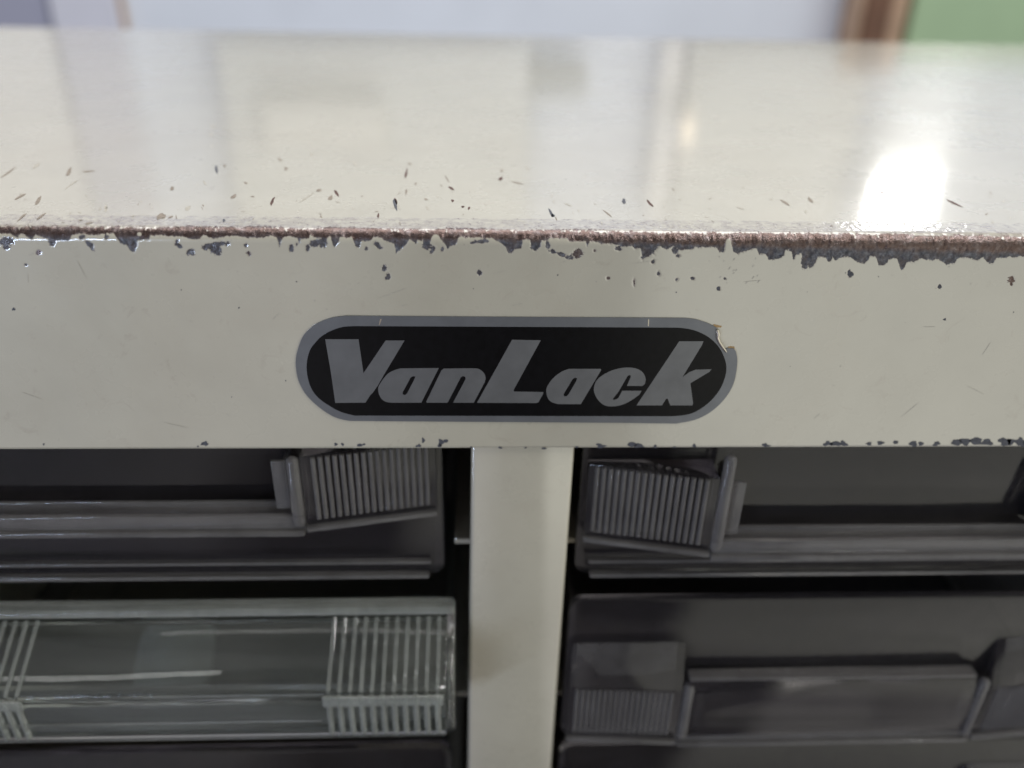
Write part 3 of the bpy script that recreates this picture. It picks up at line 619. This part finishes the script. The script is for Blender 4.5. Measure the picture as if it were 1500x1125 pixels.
def tube(name,u0,u1,v,length,energy,col,wd):
    ta=arc_refl(u0,v,0); tb=arc_refl(u1,v,0)
    tl=bpy.data.lights.new(name,'AREA'); tl.shape='RECTANGLE'; tl.color=col; tl.energy=energy; tl.size=length; tl.size_y=wd
    dx=Vector((tb-ta)).normalized(); cp=Vector(ta)*MM+dx*(length/2); za=(cp-Vector((at(u0,v,0)[0]*MM,0,0))).normalized(); ya=za.cross(dx).normalized(); za=dx.cross(ya).normalized()
    to=bpy.data.objects.new(name,tl); COL.objects.link(to)
    to.matrix_world=Matrix(((dx.x,ya.x,za.x,cp.x),(dx.y,ya.y,za.y,cp.y),(dx.z,ya.z,za.z,cp.z),(0,0,0,1)))
tube('tube_light',188,20,351,1.2,5,(.62,.75,1),.016)
tube('tube_light',1120,1400,349,1.3,6.5,(1,.98,.97),.03)
area('side_light',(.95,-.5,.75),(R(-35),R(52),0),.45,2.2,(.97,1,.9),.35)
w=bpy.data.worlds.new('World'); S.world=w; w.use_nodes=True; nt=w.node_tree; bg=nt.nodes['Background']
tc=nt.nodes.new('ShaderNodeTexCoord'); sp=nt.nodes.new('ShaderNodeSeparateXYZ'); nt.links.new(tc.outputs['Generated'],sp.inputs[0])
xm=nt.nodes.new('ShaderNodeMath'); xm.operation='MULTIPLY_ADD'; xm.inputs[1].default_value=.5; xm.inputs[2].default_value=.5; nt.links.new(sp.outputs[0],xm.inputs[0])
rx=ramp(nt,xm.outputs[0],[(.28,(.36,.36,.39)),(.40,(.56,.54,.53)),(.47,(.10,.08,.07)),(.585,(.03,.02,.015)),(.615,(.98,.98,.85))])
mp=nt.nodes.new('ShaderNodeMath'); mp.operation='MULTIPLY_ADD'; mp.inputs[1].default_value=.5; mp.inputs[2].default_value=.5; nt.links.new(sp.outputs[2],mp.inputs[0])
rz=ramp(nt,mp.outputs[0],[(.17,(.40,.38,.42)),(.255,(.98,.96,.98)),(.5,(.74,.74,.74)),(.75,(.42,.42,.42))])
mx=nt.nodes.new('ShaderNodeMix'); mx.data_type='RGBA'; mx.blend_type='MULTIPLY'; mx.inputs[0].default_value=1
nt.links.new(rx.outputs[0],mx.inputs[6]); nt.links.new(rz.outputs[0],mx.inputs[7]); nt.links.new(mx.outputs[2],bg.inputs[0]); bg.inputs[1].default_value=1.0
# ------------------------------------------------------------------ CAMERA
cd=bpy.data.cameras.new('camera'); co=bpy.data.objects.new('camera',cd); COL.objects.link(co); S.camera=co
mw=Matrix(((R_[0],U_[0],-f_[0],CAM[0]*MM),(R_[1],U_[1],-f_[1],CAM[1]*MM),(R_[2],U_[2],-f_[2],CAM[2]*MM),(0,0,0,1)))
co.matrix_world=mw
cd.sensor_width=36; cd.lens=36*F/1500; cd.clip_start=.004; cd.clip_end=20
cd.dof.use_dof=True; cd.dof.focus_distance=.1105; cd.dof.aperture_fstop=cd.lens/2.6
S.render.engine='CYCLES'
S.cycles.max_bounces=14; S.cycles.transmission_bounces=12; S.cycles.transparent_max_bounces=12; S.cycles.glossy_bounces=5; S.cycles.diffuse_bounces=3
S.cycles.sample_clamp_indirect=6
S.render.resolution_x=1024; S.render.resolution_y=768
S.view_settings.view_transform='Standard'; S.view_settings.look='None'; S.view_settings.exposure=0; S.view_settings.gamma=1
